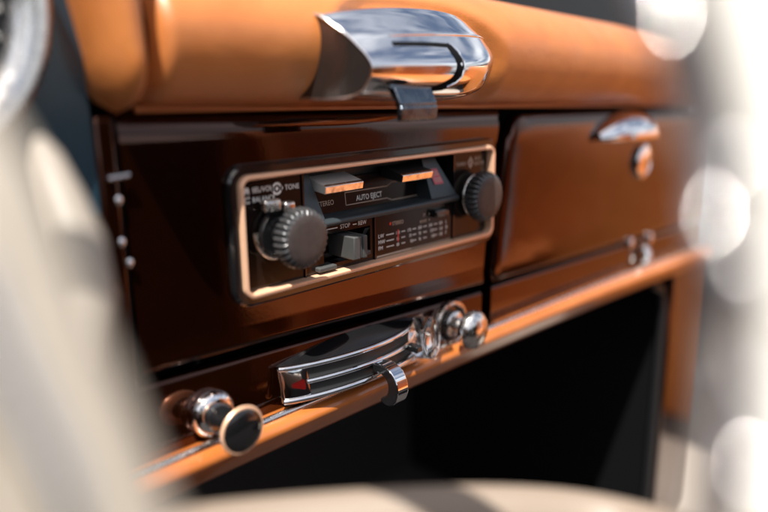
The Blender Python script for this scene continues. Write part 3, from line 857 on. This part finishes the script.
# broad blade from the hub to the rim
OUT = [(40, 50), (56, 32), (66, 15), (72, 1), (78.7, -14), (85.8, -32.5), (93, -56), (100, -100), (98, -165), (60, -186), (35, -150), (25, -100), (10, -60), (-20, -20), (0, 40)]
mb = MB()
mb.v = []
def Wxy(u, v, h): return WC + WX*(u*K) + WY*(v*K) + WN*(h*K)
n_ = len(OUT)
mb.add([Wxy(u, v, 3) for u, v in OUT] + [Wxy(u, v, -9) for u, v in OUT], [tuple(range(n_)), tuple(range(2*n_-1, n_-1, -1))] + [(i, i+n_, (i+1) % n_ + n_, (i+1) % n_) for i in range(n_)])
sp = obj('spoke', mb, 'shaded_ivory', sw, bevel=4, seg=4)
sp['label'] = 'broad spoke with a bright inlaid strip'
mb = MB(); mb.tube(catmull([tuple(Wxy(u, v, 3.5)) for u, v in ((53, 14), (58, 1), (64, -12), (70, -26), (76, -60), (78, -120))], 5), 2.2, 10, up=tuple(WN))
obj('strip', mb, 'worn_chrome', sp)
for a, r, h, s_ in ((20.5, 182, -7, 6.0), (18.4, 181, -7, 5.0), (9.6, 185, -7, 7.5), (7.2, 180.5, -8, 5.2), (4.6, 184, -7, 6.2), (-2.5, 187, -7, 7.5), (-6.4, 185, -7, 5.6)):
    mb = MB(); s_ *= K*.8; mb.lathe([(0, -s_)] + [(s_*math.cos(R(v)), s_*math.sin(R(v))) for v in frange(-75, 75, 11)] + [(0, s_)], Wp(r, R(a), h), axis=tuple(WN), n=24)
    obj('glint_stud', mb, 'sparkle_chrome', hr)  # balls added on the horn ring only to make blurred sparkle discs
# stalk between wheel and dash
st = thing('turn_signal_stalk', 'blurred ivory stalk behind the steering wheel hub, under the gauge', 'stalk', tuple(C(-90, -20, 190)))
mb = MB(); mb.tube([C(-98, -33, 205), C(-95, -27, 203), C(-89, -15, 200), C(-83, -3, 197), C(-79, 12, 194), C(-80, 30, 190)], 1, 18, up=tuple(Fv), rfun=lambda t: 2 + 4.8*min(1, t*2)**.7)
obj('lever', mb, 'shaded_ivory', st)

# ================================================================== SURROUNDINGS
def structure(name, mb, mat, **k):
    o = obj(name, mb, mat, None, **k); o['kind'] = 'structure'; return o
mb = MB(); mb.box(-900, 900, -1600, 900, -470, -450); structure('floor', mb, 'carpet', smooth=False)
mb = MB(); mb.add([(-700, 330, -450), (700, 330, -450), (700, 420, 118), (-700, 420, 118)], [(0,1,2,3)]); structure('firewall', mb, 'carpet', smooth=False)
kp = thing('kick_panel', 'dark brown side panel below the right end of the dashboard', 'panel', (450, 0, -300))
mb = MB(); mb.box(388, 480, -8, 330, -450, -108); obj('panel', mb, 'dash_paint', kp, bevel=5, seg=3)
mb = MB(); mb.add([(387.2, -7, -450), (387.2, 330, -450), (387.2, 330, -108), (387.2, -7, -108)], [(0,1,2,3)]); obj('lining', mb, 'black_matte', kp)
mb = MB(); mb.tube([(384, -2, -440), (384, -2, -200), (383, -2, -150), (376, -2, -128), (356, -2, -120)], 4, 10); obj('welt', mb, 'black_satin', kp)
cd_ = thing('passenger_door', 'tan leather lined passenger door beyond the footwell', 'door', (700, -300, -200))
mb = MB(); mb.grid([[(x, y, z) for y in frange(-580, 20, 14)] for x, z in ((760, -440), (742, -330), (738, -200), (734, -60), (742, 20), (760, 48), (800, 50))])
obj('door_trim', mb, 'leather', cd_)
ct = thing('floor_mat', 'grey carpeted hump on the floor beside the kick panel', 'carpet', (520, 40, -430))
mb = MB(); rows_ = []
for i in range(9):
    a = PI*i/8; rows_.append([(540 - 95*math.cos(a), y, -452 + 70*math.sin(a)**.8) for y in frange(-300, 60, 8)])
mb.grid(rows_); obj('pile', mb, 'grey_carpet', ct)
se = thing('leather_seat', 'tan leather front seat mirrored in the chrome of the dashboard', 'seat', (400, -700, -300))
mb = MB(); rows_ = []
for j in range(31):
    x = lerp(320, 720, j/30); puff = 10*abs(math.sin(PI*(x-515)/41))**.5
    e = min(1, max(0, min(x-315, 725-x))/40)**.5
    rr = [(-300, -330), (-292, -262), (-310, -238), (-360, -226), (-500, -232), (-640, -250)]
    rows_.append([(x, y - (1-e)*-20, z + (puff*.8 if k > 1 else 0) - (1-e)*25) for k, (y, z) in enumerate(rr)])
mb.grid(rows_); obj('cushion', mb, 'leather', se)
mb = MB(); rows_ = []
for j in range(31):
    x = lerp(430, 720, j/30); puff = 10*abs(math.sin(PI*(x-515)/41))**.5
    e = min(1, min(x-425, 725-x)/40)**.5
    rr = [(-640, -260), (-660, -120), (-690, 40), (-715, 150), (-740, 178), (-780, 170), (-800, -260)]
    rows_.append([(x, y + (puff if k < 4 else 0) - (1-e)*30, z) for k, (y, z) in enumerate(rr)])
mb.grid(rows_); obj('backrest', mb, 'leather', se)

# driver's side, unseen dark panels added for dark reflections
dd_ = thing('dark_reflection_door', 'unseen dark brown door side, added to darken reflections in the chrome', 'door', (-640, -500, -100))
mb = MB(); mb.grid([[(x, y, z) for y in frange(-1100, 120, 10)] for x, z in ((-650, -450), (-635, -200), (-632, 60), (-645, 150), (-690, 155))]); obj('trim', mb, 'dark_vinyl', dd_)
rb = MB(); rb.box(-700, 700, -900, -880, -450, 60); structure('dark_rear_screen', rb, 'carpet', smooth=False)  # unseen dark wall added so the left lacquer mirrors something dark
fr = MB(); fr.box(-700, 1500, 285, 320, 60, 215); structure('windscreen_frame', fr, 'black_satin', smooth=False)

# ------------------------------------------------------------------ render settings
scene.view_settings.view_transform = 'Standard'; scene.view_settings.look = 'None'
scene.view_settings.exposure = 0.9; scene.view_settings.gamma = 1
scene.view_settings.use_curve_mapping = False
scene.render.engine = 'CYCLES'
scene.cycles.use_denoising = True
scene.cycles.max_bounces = 10; scene.cycles.transmission_bounces = 8; scene.cycles.glossy_bounces = 6
scene.cycles.sample_clamp_indirect = 6
